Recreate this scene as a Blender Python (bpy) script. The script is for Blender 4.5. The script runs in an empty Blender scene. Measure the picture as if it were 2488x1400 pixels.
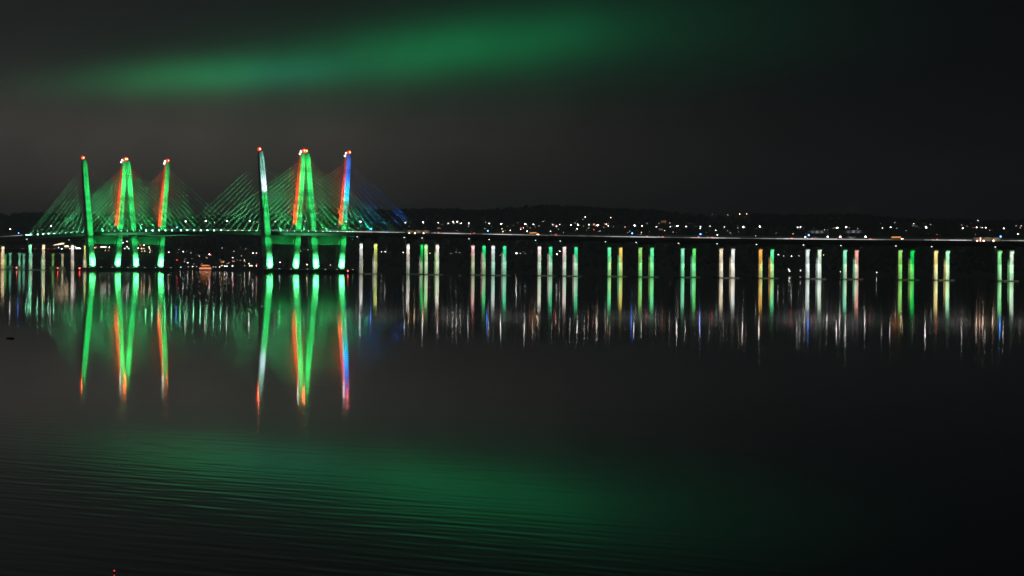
import bpy, math, random
from mathutils import Vector, Matrix
random.seed(7)
scene = bpy.context.scene
COL = scene.collection
F = 7068.0                       # focal length in pixels of the 2488 px wide photograph
ROLL = 0.0087
HZ = -45.0                       # horizon, pixels below the (unrolled) picture centre
CAM_H = 6.0
cr, sr = math.cos(ROLL), math.sin(ROLL)

def px_dir(px, py):
    """pixel of the photograph -> (x/y, z/y) slopes of the viewing ray"""
    dx, dy = px - 1244.0, py - 700.0
    u = dx*cr + dy*sr
    v = -dx*sr + dy*cr
    return u/F, (HZ - v)/F

def at(px, py, Y):
    q, e = px_dir(px, py)
    return Vector((q*Y, Y, CAM_H + e*Y))

# bridge frame: s runs along the deck (towards the right bank), t across it, away from the viewer
SX, SY = 0.622, -0.783
TX, TY = 0.783, 0.622
P0 = Vector((-244.3, 3073.0, 0.0))
ANG = math.atan2(SY, SX)
def B(s, t, z=0.0):
    return Vector((P0.x + s*SX + t*TX, P0.y + s*SY + t*TY, z))
def s_of(px, py, t):
    q, e = px_dir(px, py)
    return (q*(P0.y + TY*t) - P0.x - TX*t)/(SX - SY*q)

def lerp_tab(tab, x):
    if x <= tab[0][0]: return tab[0][1]
    for (a, b), (c, d) in zip(tab, tab[1:]):
        if x <= c: return b + (d - b)*(x - a)/(c - a)
    return tab[-1][1]
def smooth_tab(tab, x):
    return sum(lerp_tab(tab, x + k*30) for k in (-2, -1, 0, 1, 2))/5.0
ZTAB = [(-760, 33), (-670, 36.6), (-600, 39.5), (-523, 42), (-366, 45.3), (-183, 46), (0, 44.4), (157, 42.6), (264, 41), (395, 38.8), (585, 35.8), (799, 33.4), (1013, 31.6), (1300, 29.5)]
TFAR = [(-760, 57), (-300, 58), (0, 59), (210, 59), (371, 57), (478, 55), (585, 51), (692, 46.5), (799, 44), (906, 41.6), (1013, 40), (1300, 38)]
def zdeck(s): return smooth_tab(ZTAB, s)
def tcen(far, s): return smooth_tab(TFAR, s) if far else 0.0

# ------------------------------------------------------------------ materials
def lin(c):
    return tuple((x/12.92 if x <= .04045 else ((x + .055)/1.055)**2.4) for x in c)
def new_mat(name):
    m = bpy.data.materials.new(name); m.use_nodes = True
    nt = m.node_tree; nt.nodes.clear()
    out = nt.nodes.new('ShaderNodeOutputMaterial')
    return m, nt, out
def mat_surface(name, color, rough=.7, metal=0.0, scale=.6, amount=.35, bands=0.0):
    """rough surface with mottled wear; bands adds cast-concrete lifts"""
    m, nt, out = new_mat(name)
    b = nt.nodes.new('ShaderNodeBsdfPrincipled')
    b.inputs['Roughness'].default_value = rough
    b.inputs['Metallic'].default_value = metal
    tc = nt.nodes.new('ShaderNodeTexCoord')
    n = nt.nodes.new('ShaderNodeTexNoise'); n.inputs['Scale'].default_value = scale; n.inputs['Detail'].default_value = 6
    nt.links.new(tc.outputs['Object'], n.inputs['Vector'])
    mr = nt.nodes.new('ShaderNodeMapRange'); mr.inputs['From Min'].default_value = .3; mr.inputs['From Max'].default_value = .7
    mr.inputs['To Min'].default_value = 1 - amount; mr.inputs['To Max'].default_value = 1.0
    nt.links.new(n.outputs['Fac'], mr.inputs['Value'])
    fac = mr.outputs['Result']
    if bands:
        sep = nt.nodes.new('ShaderNodeSeparateXYZ'); nt.links.new(tc.outputs['Object'], sep.inputs[0])
        mul = nt.nodes.new('ShaderNodeMath'); mul.operation = 'MULTIPLY'; mul.inputs[1].default_value = 1/bands
        nt.links.new(sep.outputs['Z'], mul.inputs[0])
        fl = nt.nodes.new('ShaderNodeMath'); fl.operation = 'FLOOR'; nt.links.new(mul.outputs[0], fl.inputs[0])
        wn = nt.nodes.new('ShaderNodeTexWhiteNoise'); wn.noise_dimensions = '1D'; nt.links.new(fl.outputs[0], wn.inputs['W'])
        pw = nt.nodes.new('ShaderNodeMath'); pw.operation = 'POWER'; pw.inputs[1].default_value = 2.2; nt.links.new(wn.outputs['Value'], pw.inputs[0])
        r2 = nt.nodes.new('ShaderNodeMapRange'); r2.inputs['To Min'].default_value = 1.0; r2.inputs['To Max'].default_value = .42
        nt.links.new(pw.outputs[0], r2.inputs['Value'])
        mm = nt.nodes.new('ShaderNodeMath'); mm.operation = 'MULTIPLY'
        nt.links.new(fac, mm.inputs[0]); nt.links.new(r2.outputs['Result'], mm.inputs[1]); fac = mm.outputs[0]
    mix = nt.nodes.new('ShaderNodeMix'); mix.data_type = 'RGBA'
    mix.inputs['A'].default_value = (0, 0, 0, 1); mix.inputs['B'].default_value = (*color, 1)
    nt.links.new(fac, mix.inputs['Factor'])
    nt.links.new(mix.outputs['Result'], b.inputs['Base Color'])
    nt.links.new(b.outputs['BSDF'], out.inputs['Surface'])
    return m
def mat_glow(name, color, strength):
    m, nt, out = new_mat(name)
    e = nt.nodes.new('ShaderNodeEmission'); e.inputs['Color'].default_value = (*color, 1); e.inputs['Strength'].default_value = strength
    nt.links.new(e.outputs[0], out.inputs['Surface'])
    m.cycles.emission_sampling = 'NONE'
    return m

M = {}
M['concrete'] = mat_surface('pale_concrete', (.5, .5, .48), .75, scale=.35, amount=.3, bands=4.3)
M['column'] = mat_surface('column_concrete', (.5, .5, .48), .8, scale=.5, amount=.35, bands=6.5)
M['dark_concrete'] = mat_surface('weathered_concrete', (.16, .16, .15), .9, scale=.8, amount=.5)
M['wet_concrete'] = mat_surface('wet_dark_concrete', (.035, .035, .032), .8, scale=.8, amount=.5)
M['steel'] = mat_surface('dark_girder_steel', (.012, .013, .014), .7, scale=.3, amount=.4)
M['cable'] = mat_surface('white_cable_sheath', (.78, .78, .76), .5, scale=.1, amount=.15)
M['galv'] = mat_surface('galvanised_steel', (.4, .41, .42), .5, metal=.3, scale=2, amount=.25)
M['black'] = mat_surface('black_housing', (.03, .03, .03), .6, scale=3, amount=.3)
M['asphalt'] = mat_surface('asphalt', (.05, .05, .05), .9, scale=3, amount=.3)
M['wall'] = mat_surface('painted_wall', (.42, .36, .3), .8, scale=.4, amount=.3)
M['brick'] = mat_surface('brown_wall', (.3, .15, .09), .85, scale=.8, amount=.4)
M['roof'] = mat_surface('roof_shingle', (.09, .07, .06), .9, scale=1.5, amount=.4)
M['tyre'] = mat_surface('tyre_rubber', (.02, .02, .02), .9, scale=5, amount=.3)
M['glass'] = mat_surface('dark_glass', (.02, .025, .03), .1, scale=1, amount=.1)
M['carpaint'] = mat_surface('car_paint', (.25, .26, .28), .35, metal=.4, scale=1, amount=.1)
M['buspaint'] = mat_surface('orange_bus_paint', (.55, .22, .08), .4, scale=1, amount=.15)
M['bark'] = mat_surface('tree_bark', (.09, .07, .05), .95, scale=4, amount=.5)
M['leaf'] = mat_surface('leaves', (.08, .09, .07), .9, scale=.8, amount=.5)
M['palefoliage'] = mat_surface('pale_foliage', (.3, .3, .28), .9, scale=.8, amount=.4)
M['wood'] = mat_surface('far_wood_foliage', (.05, .055, .045), .95, scale=.03, amount=.6)
M['ground'] = mat_surface('hillside_ground', (.05, .05, .04), .95, scale=.02, amount=.5)
M['timber'] = mat_surface('driftwood', (.06, .05, .04), .9, scale=6, amount=.5)

GLOWC = {'white': (1, .93, .88), 'warm': (1, .72, .45), 'pink': (1, .5, .42), 'red': (1, .06, .05), 'orange': (1, .35, .1), 'amber': (1, .6, .2),
         'blue': (.05, .22, 1), 'cyan': (.2, .75, 1), 'mint': (.6, 1, .82), 'dimwhite': (.9, .9, .86), 'green': (.1, 1, .4), 'anchor': (.28, 1, .55), 'beacon_or_halo': (1, .10, .022)}
_g = {}
def glow(c, s):
    k = (c, s)
    if k not in _g: _g[k] = mat_glow(f'{c}_light_{str(s).replace(".", "_")}', GLOWC[c], s)
    return _g[k]

# ------------------------------------------------------------------ mesh builder
class MB:
    def __init__(self): self.v, self.f, self.m, self.mats = [], [], [], []
    def mi(self, mat):
        if mat not in self.mats: self.mats.append(mat)
        return self.mats.index(mat)
    def loft(self, rings, mat, caps=True):
        k = self.mi(mat); n = len(rings[0]); base = len(self.v)
        for r in rings: self.v += [tuple(p) for p in r]
        for i in range(len(rings) - 1):
            for j in range(n):
                a = base + i*n + j; b = base + i*n + (j + 1) % n
                self.f.append((a, b, b + n, a + n)); self.m.append(k)
        if caps:
            self.f.append(tuple(base + j for j in range(n))[::-1]); self.m.append(k)
            e = base + (len(rings) - 1)*n
            self.f.append(tuple(e + j for j in range(n))); self.m.append(k)
    def box(self, c, d, mat):
        x, y, z = c; a, b, h = d[0]/2, d[1]/2, d[2]/2
        self.loft([[(x - a, y - b, zz), (x + a, y - b, zz), (x + a, y + b, zz), (x - a, y + b, zz)] for zz in (z - h, z + h)], mat)
    def tube(self, p, q, r0, r1, mat, n=6):
        p, q = Vector(p), Vector(q); d = (q - p).normalized()
        a = d.orthogonal().normalized(); b = d.cross(a)
        self.loft([[tuple(c + (a*math.cos(w) + b*math.sin(w))*r) for w in (2*math.pi*i/n for i in range(n))] for c, r in ((p, r0), (q, r1))], mat)
    def ball(self, c, r, mat, squash=1.0, n=8, rings=5):
        c = Vector(c); R = []
        for i in range(rings + 1):
            a = math.pi*(i + .001*(i == 0) - .001*(i == rings))/rings
            R.append([(c.x + r*math.sin(a)*math.cos(w), c.y + r*math.sin(a)*math.sin(w), c.z - r*squash*math.cos(a)) for w in (2*math.pi*j/n for j in range(n))])
        self.loft(R, mat)
    def build(self, name, parent=None, loc=None, smooth=False):
        me = bpy.data.meshes.new(name); me.from_pydata(self.v, [], self.f)
        for m in self.mats: me.materials.append(m)
        me.polygons.foreach_set('material_index', self.m)
        if smooth: me.polygons.foreach_set('use_smooth', [True]*len(self.f))
        me.update()
        o = bpy.data.objects.new(name, me); COL.objects.link(o)
        if parent: o.parent = parent
        if loc is not None: o.location = loc
        return o

def tag(o, label=None, cat=None, group=None, kind=None):
    if label: o['label'] = label
    if cat: o['category'] = cat
    if group: o['group'] = group
    if kind: o['kind'] = kind
    return o
def empty(name, loc, rz=0.0):
    o = bpy.data.objects.new(name, None); COL.objects.link(o)
    o.location = loc; o.rotation_euler = (0, 0, rz); o.empty_display_size = 1
    return o
def dup(root, loc, rz):
    r = root.copy(); COL.objects.link(r); r.location = loc; r.rotation_euler = (0, 0, rz)
    for ch in root.children:
        c = ch.copy(); COL.objects.link(c); c.parent = r
        for g in ch.children:
            d = g.copy(); COL.objects.link(d); d.parent = c
    return r
def spot(loc, target, color, power, size=60, blend=.8, radius=.3):
    l = bpy.data.lights.new('lamp_light', 'SPOT'); l.energy = power; l.color = color
    l.spot_size = math.radians(size); l.spot_blend = blend; l.shadow_soft_size = radius
    o = bpy.data.objects.new('lamp_light', l); COL.objects.link(o)
    o.location = loc; o.rotation_euler = (Vector(target) - Vector(loc)).to_track_quat('-Z', 'Y').to_euler()
    return o

# ------------------------------------------------------------------ the two bridges
GREEN = (.03, 1, .19); HOT = (.09, 1, .26); PALE = (.13, 1, .34)
TOWER_S = (-366.0, 0.0)
def leg_t(side, z): return side*(15.7 + 11.3*z/128.0)
H_TOWER = 128.0

def build_bridge(far):
    name = 'cable_stayed_bridge'
    root = empty(name, B(0, 0) if not far else B(0, 59.0), ANG)
    off = 59.0 if far else 0.0
    T = lambda s: tcen(far, s) - off
    if far:
        tag(root, 'farther of the two parallel floodlit bridges, its deck hidden behind the nearer one', 'bridge', 'twin cable-stayed bridges')
    else:
        tag(root, 'nearer of the two parallel floodlit bridges, its dark deck edge glowing white', 'bridge', 'twin cable-stayed bridges')
    # deck: box girder with edge beams
    d = MB(); prof = [(-14.4, -.1), (-14.4, -1.6), (-12.6, -4.3), (12.6, -4.3), (14.4, -1.6), (14.4, -.1), (13.9, 0), (-13.9, 0)]
    ss = [-760 + 20*i for i in range(104)]
    d.loft([[(s, T(s) + a, zdeck(s) + b) for a, b in prof] for s in ss], M['steel'])
    road = [(-13.2, .004), (-13.2, .06), (13.2, .06), (13.2, .004)]
    d.loft([[(s, T(s) + a, zdeck(s) + b) for a, b in road] for s in ss], M['asphalt'])
    for e in (-14.0, 14.0, 0.0):     # low kerb walls
        d.loft([[(s, T(s) + e + a, zdeck(s) + b) for a, b in ((-.25, .01), (-.2, .55), (.2, .55), (.25, .01))] for s in ss], M['dark_concrete'])
    deck = d.build('deck', root)
    r = MB()
    for side in ((-13.95,) if not far else (-13.95, 13.95)):
        for h in (.9, 1.35, 1.8, 2.3):
            r.loft([[(s, T(s) + side + a, zdeck(s) + h + b) for a, b in ((-.05, -.05), (-.05, .05), (.05, .05), (.05, -.05))] for s in ss], M['galv'])
        s = -700.0
        while s < 1290:
            r.box((s, T(s) + side, zdeck(s) + 1.45), (.18, .14, 1.95), M['galv']); s += 3.3
    r.build('railing', deck)
    # lit handrail: luminaires of uneven output along the walkway
    if not far:
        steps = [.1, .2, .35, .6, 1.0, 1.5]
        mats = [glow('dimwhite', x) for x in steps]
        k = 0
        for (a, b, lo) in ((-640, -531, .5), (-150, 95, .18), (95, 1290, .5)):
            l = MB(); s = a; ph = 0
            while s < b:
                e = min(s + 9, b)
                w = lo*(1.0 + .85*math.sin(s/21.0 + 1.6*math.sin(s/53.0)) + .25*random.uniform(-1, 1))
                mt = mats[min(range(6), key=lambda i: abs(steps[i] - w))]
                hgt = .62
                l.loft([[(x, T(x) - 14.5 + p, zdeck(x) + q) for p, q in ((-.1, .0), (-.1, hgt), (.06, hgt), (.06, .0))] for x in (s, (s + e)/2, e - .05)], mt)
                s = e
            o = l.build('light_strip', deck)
    # towers
    for ts in TOWER_S:
        left = ts < -100
        tw = MB(); tt = T(ts)
        tw.box((ts, tt, 1.4), (26, 60, 5.2), M['dark_concrete'])
        zc = zdeck(ts)
        a = leg_t(1, 35) - 3.6
        tw.box((ts, tt, zc - 9.1), (6.4, 2*a, 9.2), M['concrete'])
        tower = tw.build('tower', root)
        for side in (-1, 1):
            g = MB(); rings = []
            for z in (3.6, 10, 30, 46, 70, 100, 122, 128):
                hs = (4.3 - 2.0*max(0, (z - 40))/88.0)*(1 if z < 127 else .7); ht = (4.2 - 1.3*z/128)*(1 if z < 127 else .7)
                c = tt + leg_t(side, z); ch = .7
                zz = z
                rings.append([(ts + x, c + y, zz) for x, y in ((-hs, -ht + ch), (-hs + ch, -ht), (hs - ch, -ht), (hs, -ht + ch), (hs, ht - ch), (hs - ch, ht), (-hs + ch, ht), (-hs, ht - ch))])
            g.loft(rings, M['concrete'])
            leg = g.build('leg', tower)
            tp = tt + leg_t(side, 128)
            # small beacons, with large red balls added as painted halo around them
            def beacon_or_halo(x, y, z, r, c, st):
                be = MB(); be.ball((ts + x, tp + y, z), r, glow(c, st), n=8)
                be.tube((ts + x, tp + y, z - 2.2), (ts + x, tp + y, z - r*.95), .16, .16, M['black']); be.build('beacon_or_halo', tower)
            if side < 0:
                beacon_or_halo(1.6, -1.4, 130.2, .32, 'beacon_or_halo', 450); beacon_or_halo(-.6, -.9, 130.1, 2.1, 'red', 2.0)
            else:
                beacon_or_halo(-1.2, -2.2, 129.2, .42, 'white', 50); beacon_or_halo(1.8, .6, 130.2, .28, 'beacon_or_halo', 450); beacon_or_halo(-.3, 1.0, 130.2, 2.0, 'red', 2.0); beacon_or_halo(-1.4, -3.4, 126.6, .42, 'white', 40)
            # lamps that light this leg
            W = lambda s, t, z: B(s, t + off, z)
            cz = lambda z: tt + leg_t(side, z)
            spot(W(ts + 15, cz(5), 4.6), W(ts, cz(14), 12), HOT, 240000, 50, 1.0)
            spot(W(ts + 11, cz(5), 4.4), W(ts, cz(24), 19), HOT, 170000, 42, 1.0)
            spot(W(ts + 20, cz(30) + side*6, zc - 7), W(ts, cz(30) + side*.6, 31), GREEN, 30000, 50, .9)
            spot(W(ts + 27, tt + side*15.5, zdeck(ts + 27) + 1.0), W(ts, cz(52), 50), GREEN, 60000, 56, .9)
            up = [(ts + 66, 72, 720000, 26), (ts + 92, 106, 1400000, 22)]
            cols = [GREEN, GREEN]
            if not left and far and side > 0: cols = [(.01, .75, .45), (.0, .27, 1.45)]
            if not left and not far and side < 0: cols = [GREEN, (.35, .95, .75)]
            for (ls, tz, pw, sz), c in zip(up, cols):
                spot(W(ls, tt + side*13.2, zdeck(ls) + 1.5), W(ts, cz(tz), tz), c, pw, sz, .7)
            if not left and far and side > 0:
                spot(W(ts + 70, tt + 13.2, zdeck(ts + 70) + 1.5), W(ts, cz(88), 88), (.0, 1.0, 1.5), 620000, 18, 1)
            if not left and not far and side < 0:
                spot(W(ts + 70, tt - 13.2, zdeck(ts + 70) + 1.5), W(ts, cz(96), 96), (.85, .62, 1), 1100000, 13, 1)
            if side > 0:      # inner face: orange low, red above
                spot(W(ts + 1, tt - 6, zc + 1.2), W(ts, cz(78), 74), (1, .1, .018), 300000, 66, 1)
                spot(W(ts - 1, tt - 12, zc + 1.2), W(ts, cz(116), 112), (1, .03, .008), 700000, 34, 1)
            # crossbeam
            spot(W(ts + 24, tt + side*8, 6), W(ts, tt + side*4, zc - 9), GREEN, 26000, 50, 1)
        for t in (-22, -9, 4, 9, 22):
            fx = MB(); fx.box((ts + 12, tt + t*1.15, 4.5), (.6, 1.2, .5), M['black']); fx.box((ts + 12.36, tt + t*1.15, 4.55), (.1, 1.0, .34), glow('mint', 2.5))
            fx.build('floodlight', tower)
    # floods that wash the cable fans: the outer plane from the pile caps, the inner one from the deck
    for ts in TOWER_S:
        for dirn in (-1, 1):
            for ds, tz, pw, cone in ((58, 90, 350000, 60), (122, 66, 460000, 34)):
                spot(B(ts + dirn*12, T(ts) + off - 29, 5), B(ts + dirn*ds, T(ts) + off - 17, tz), PALE, pw, cone, .9, .4)
            blue = far and ts == 0 and dirn > 0
            for ds, tz, pw, cone in ((46, 96, 110000, 84), (104, 80, 90000, 96)):
                ls = ts + dirn*ds
                spot(B(ls, T(ls) + off - 1, zdeck(ls) + 1.2), B(ls + dirn*8, T(ls) + off + 17, tz), (.02, .2, 1) if blue else PALE, pw*(1.3 if blue else 1), cone, .9, .4)
    # stay cables, each its own part
    for ts in TOWER_S:
        for side in (-1, 1):
            for dirn in (-1, 1):
                main = (ts == 0.0) == (dirn < 0)
                for i in range(12):
                    q = i/11.0
                    ds = (24 + 150*q) if main else (22 + 13.0*i if i < 9 else 143 + 5.0*(i - 9))
                    zt = 74 + 46*q
                    s1 = ts + dirn*ds
                    p = (s1, T(s1) + side*14.3, zdeck(s1) - .2)
                    e = (ts + dirn*1.6, T(ts) + leg_t(side, zt), zt)
                    c = MB(); c.tube(p, e, .165, .15, M['cable'], 6)
                    pv, ev = Vector(p), Vector(e); c.tube(pv, pv + (ev - pv).normalized()*5.0, .42, .3, M['cable'], 6)
                    c.build('stay_cable', root)
                    if not far and side < 0:
                        bright = (ts < -100 and dirn < 0 and i > 4) or (ts < -100 and dirn > 0 and i > 6) or (ts == 0 and dirn < 0 and i > 4)
                        f = MB(); zf = zdeck(s1) + .1
                        f.box((s1 - .4, T(s1) - 15.0, zf), (.9, .5, .5), M['black'])
                        f.ball((s1 - .4, T(s1) - 15.55, zf + .1), .42 if bright else .26, glow('anchor', 50.0 if bright else 12.0), n=6, rings=4)
                        f.build('floodlight', root)
    # piers
    near_c = {-620: ('orange', 'cream'), -523: ('mint', 'cream'), 157: ('white', 'lime'), 264: ('palegreen', 'warmwhite'), 371: ('coolwhite', 'teal'), 478: ('rose', 'teal'), 585: ('yellowgreen', 'mintgreen'),
              692: ('peach', 'white'), 799: ('coolwhite', 'palewhite'), 906: ('yellowgreen', 'green'), 1013: ('mintlime', 'palewhite')}
    far_c = {-523: ('rose', 'lime'), 157: ('warmwhite', 'green'), 264: ('pink', 'tealgreen'), 371: ('warmwhite', 'teal'), 478: ('mintgreen', 'yellow'), 585: ('mint', 'leaf'),
             692: ('amber', 'mintgreen'), 799: ('mint', 'salmon'), 906: ('gold', 'mintwhite'), 1013: ('mint', 'white')}
    PC = PIERCOL
    for s, cols in (far_c if far else near_c).items():
        zt = zdeck(s); tt = T(s); anchor = s in (-523, 157)
        hw = 9.0 if anchor else 7.0
        p = MB()
        p.loft([[(s + x, tt + y, zt - 6.0 if abs(y) > hw + 1 else zt - 6.0) for x, y in ((-1.7, -hw - 3.2), (1.7, -hw - 3.2), (1.7, hw + 3.2), (-1.7, hw + 3.2))],
                [(s + x, tt + y, zt - 4.32) for x, y in ((-2.0, -hw - 4.6), (2.0, -hw - 4.6), (2.0, hw + 4.6), (-2.0, hw + 4.6))]], M['dark_concrete'])
        pier = p.build('pier', root)
        c = MB(); c.box((s, tt, .1), (9, 2*hw + 9.5, 1.5), M['wet_concrete']); c.build('pile_cap', pier)
        for side, cn in zip((-1, 1), cols):
            tc = tt + side*hw; k = MB()
            def ring(z, a, b, ch=.55): return [(s + x, tc + y, z) for x, y in ((-a, -b + ch), (-a + ch, -b), (a - ch, -b), (a, -b + ch), (a, b - ch), (a - ch, b), (-a + ch, b), (-a, b - ch))]
            k.loft([ring(.86, 1.75, 2.2), ring(zt - 10.1, 1.55, 2.05)], M['column'])
            k.loft([ring(zt - 10.09, 1.75, 2.3), ring(zt - 9.7, 1.8, 2.35), ring(zt - 8.2, 2.0, 2.7), ring(zt - 6.02, 2.3, 3.3)], M['column'])
            o = k.build('column', pier); o['label'] = 'column floodlit ' + COLNAME[cn]
            f = MB(); f.box((s + .6, tc - 4.9, zt - 4.75), (.7, 1.3, .5), M['black']); f.box((s + 1.0, tc - 4.9, zt - 4.8), (.12, 1.2, .4), glow('dimwhite' if random.random() < .6 else 'mint', 4.0))
            f.build('floodlight', pier)
            col, pw = PC[cn]
            ls = s + 22
            spot(B(ls, tcen(far, s) + side*hw - .6, zdeck(ls) - 5.2), B(s, tcen(far, s) + side*hw, zt*.33), col, pw*(86000 if s > 0 else 108000), 61, .28, .4)
    return root

def sc(r, g, b): return lin((r/255, g/255, b/255))
COLNAME = dict(orange='orange', cream='cream', mint='mint', white='white', lime='lime yellow', palegreen='pale green', warmwhite='warm white', coolwhite='cool white', teal='teal green', rose='rosy white',
               yellowgreen='yellow green', mintgreen='bright mint green', peach='peach', palewhite='pale greenish white', green='pure green', mintlime='lime green', pink='pink', tealgreen='emerald green', yellow='yellow with orange',
               leaf='leaf green', amber='amber orange', salmon='salmon pink', gold='golden yellow', mintwhite='minty white')
PIERCOL = {'orange': ((1, .55, .25), .9), 'cream': ((1, .82, .5), .9), 'mint': ((.3, 1, .62), 1.0), 'white': ((.9, .92, .9), 1.05), 'lime': ((.75, .85, .22), .95), 'palegreen': ((.5, 1, .4), 1.1),
           'warmwhite': ((1, .88, .8), 1.1), 'coolwhite': ((.82, .92, .92), 1.0), 'teal': ((.06, 1, .42), .85), 'rose': ((1, .8, .78), 1.05), 'yellowgreen': ((.4, .9, .2), .85), 'mintgreen': ((.14, 1, .42), 1.15),
           'peach': ((1, .82, .58), 1.0), 'palewhite': ((.72, .95, .72), 1.05), 'green': ((.005, 1, .15), .75), 'mintlime': ((.3, 1, .36), .9), 'pink': ((1, .55, .55), 1.0), 'tealgreen': ((.03, 1, .3), .9),
           'yellow': ((1, .72, .16), 1.0), 'leaf': ((.16, 1, .2), .9), 'amber': ((1, .5, .1), 1.05), 'salmon': ((1, .45, .38), 1.05), 'gold': ((1, .8, .3), 1.1), 'mintwhite': ((.45, 1, .6), 1.2)}
near_bridge = build_bridge(False)
far_bridge = build_bridge(True)

# ------------------------------------------------------------------ shore terrain
SHORE = 4470.0
RIDGE = [(-3000, 84), (-1144, 104), (-600, 120), (-220, 134), (240, 131), (800, 127), (1144, 121), (3000, 102)]
def terrain(x, y):
    d = y - SHORE - 25*math.sin(x/170.0) - 14*math.sin(x/61.0 + 2)
    if d < 0: return max(-4.0, d*.08)
    R = lerp_tab(RIDGE, x*6500/max(y, 1)) + 5*math.sin(x/210.0 + 1) + 4*math.sin(x/93.0) + 2*math.sin(x/37)
    q = min(d/2030.0, 1.6)
    a = q*q*(3 - 2*q) if q < 1 else 1 - (q - 1)*.35
    return max(2.5 + d*.01, 1.5 + R*(.55*a + .45*min(q, 1.0)) + 3*math.sin(x/80.0)*math.sin(y/90.0)*min(q*4, 1)) if d > 8 else .3*d
def build_terrain():
    xs = [-2600 + 40*i for i in range(131)]; ys = [4360 + 35*i for i in range(100)]
    v = [(x, y, terrain(x, y)) for y in ys for x in xs]; n = len(xs); f = []
    for j in range(len(ys) - 1):
        for i in range(n - 1): f.append((j*n + i, j*n + i + 1, (j + 1)*n + i + 1, (j + 1)*n + i))
    me = bpy.data.meshes.new('hills'); me.from_pydata(v, [], f); me.materials.append(M['ground'])
    me.polygons.foreach_set('use_smooth', [True]*len(f))
    o = bpy.data.objects.new('hills', me); COL.objects.link(o); tag(o, 'dark wooded hills along the far shore', None, None, 'structure')
build_terrain()
def hit(px, py):
    q, e = px_dir(px, py); Y = SHORE - 60
    while Y < 7200:
        if CAM_H + e*Y <= terrain(q*Y, Y): break
        Y += 6
    return Y

# ------------------------------------------------------------------ naming by landmark
LM = [(30, 'cream column at left end'), (85, 'mint and cream columns'), (188, 'rosy and lime columns'), (250, 'left near tower'), (355, 'left far tower'), (440, 'left of main span'), (510, 'middle of main span'), (585, 'right of main span'),
      (682, 'right near tower'), (795, 'right far tower'), (892, 'white and yellow columns'), (1007, 'white and emerald columns'), (1060, 'pale green columns'), (1162, 'pink and green columns'), (1212, 'grey and teal columns'),
      (1324, 'white and teal columns'), (1386, 'rosy and teal columns'), (1495, 'mint and orange columns'), (1570, 'lime and mint columns'), (1675, 'mint and green columns'), (1770, 'peach and white columns'), (1865, 'amber and mint columns'),
      (1980, 'two silvery columns'), (2071, 'mint and salmon columns'), (2203, 'lime and emerald columns'), (2290, 'gold and mint columns'), (2440, 'last columns at right')]
def landmark(x): return min(LM, key=lambda a: abs(a[0] - x))[1]
ORD = ['first', 'second', 'third', 'fourth', 'fifth', 'sixth', 'seventh', 'eighth', 'ninth', 'tenth', 'eleventh', 'twelfth', 'thirteenth', 'fourteenth', 'fifteenth', 'sixteenth', 'seventeenth', 'eighteenth']
def label_family(items, phrase):
    """items: (object, px, py, adjective, place); numbers those that share adjective, place and landmark from the left"""
    fam = {}
    for it in items: fam.setdefault((it[3], it[4], landmark(it[1])), []).append(it)
    for (adj, place, lm), L in fam.items():
        L.sort(key=lambda a: (a[1], a[2]))
        for i, it in enumerate(L):
            tail = '' if len(L) == 1 else (', ' + ('left one' if i == 0 else 'right one') if len(L) == 2 else f', {ORD[i]} from left')
            it[0]['label'] = f'{adj} {phrase} {place} {lm}{tail}'

# ------------------------------------------------------------------ street lamps on the decks
def make_street_lamp(strength, size):
    r = empty('street_lamp', (0, 0, 0)); tag(r, 'street lamp', 'street lamp', 'street lamps along the bridge decks')
    p = MB(); p.tube((0, 0, 0), (0, 0, 9.9), .17, .1, M['galv'], 8); p.box((0, 0, .15), (.5, .5, .3), M['galv'])
    p.tube((0, 0, 9.85), (0, -1.2, 10.55), .09, .08, M['galv'], 6); p.tube((0, -1.2, 10.55), (0, -2.6, 10.75), .08, .06, M['galv'], 6)
    p.build('pole', r)
    h = MB(); h.loft([[(-.2, -2.5, 10.7), (.2, -2.5, 10.7), (.2, -2.5, 10.88), (-.2, -2.5, 10.88)], [(-.3, -3.5, 10.72), (.3, -3.5, 10.72), (.22, -3.5, 10.9), (-.22, -3.5, 10.9)]], M['galv'])
    head = h.build('lamp_head', r)
    g = MB(); g.ball((0, -3.05, 10.6), size, glow('white', strength), squash=.6, n=8, rings=4); g.build('lens', head)
    return r
PROTO = {'b': make_street_lamp(26, .62), 'm': make_street_lamp(16, .46), 's': make_street_lamp(8, .4)}
used = set()
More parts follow.
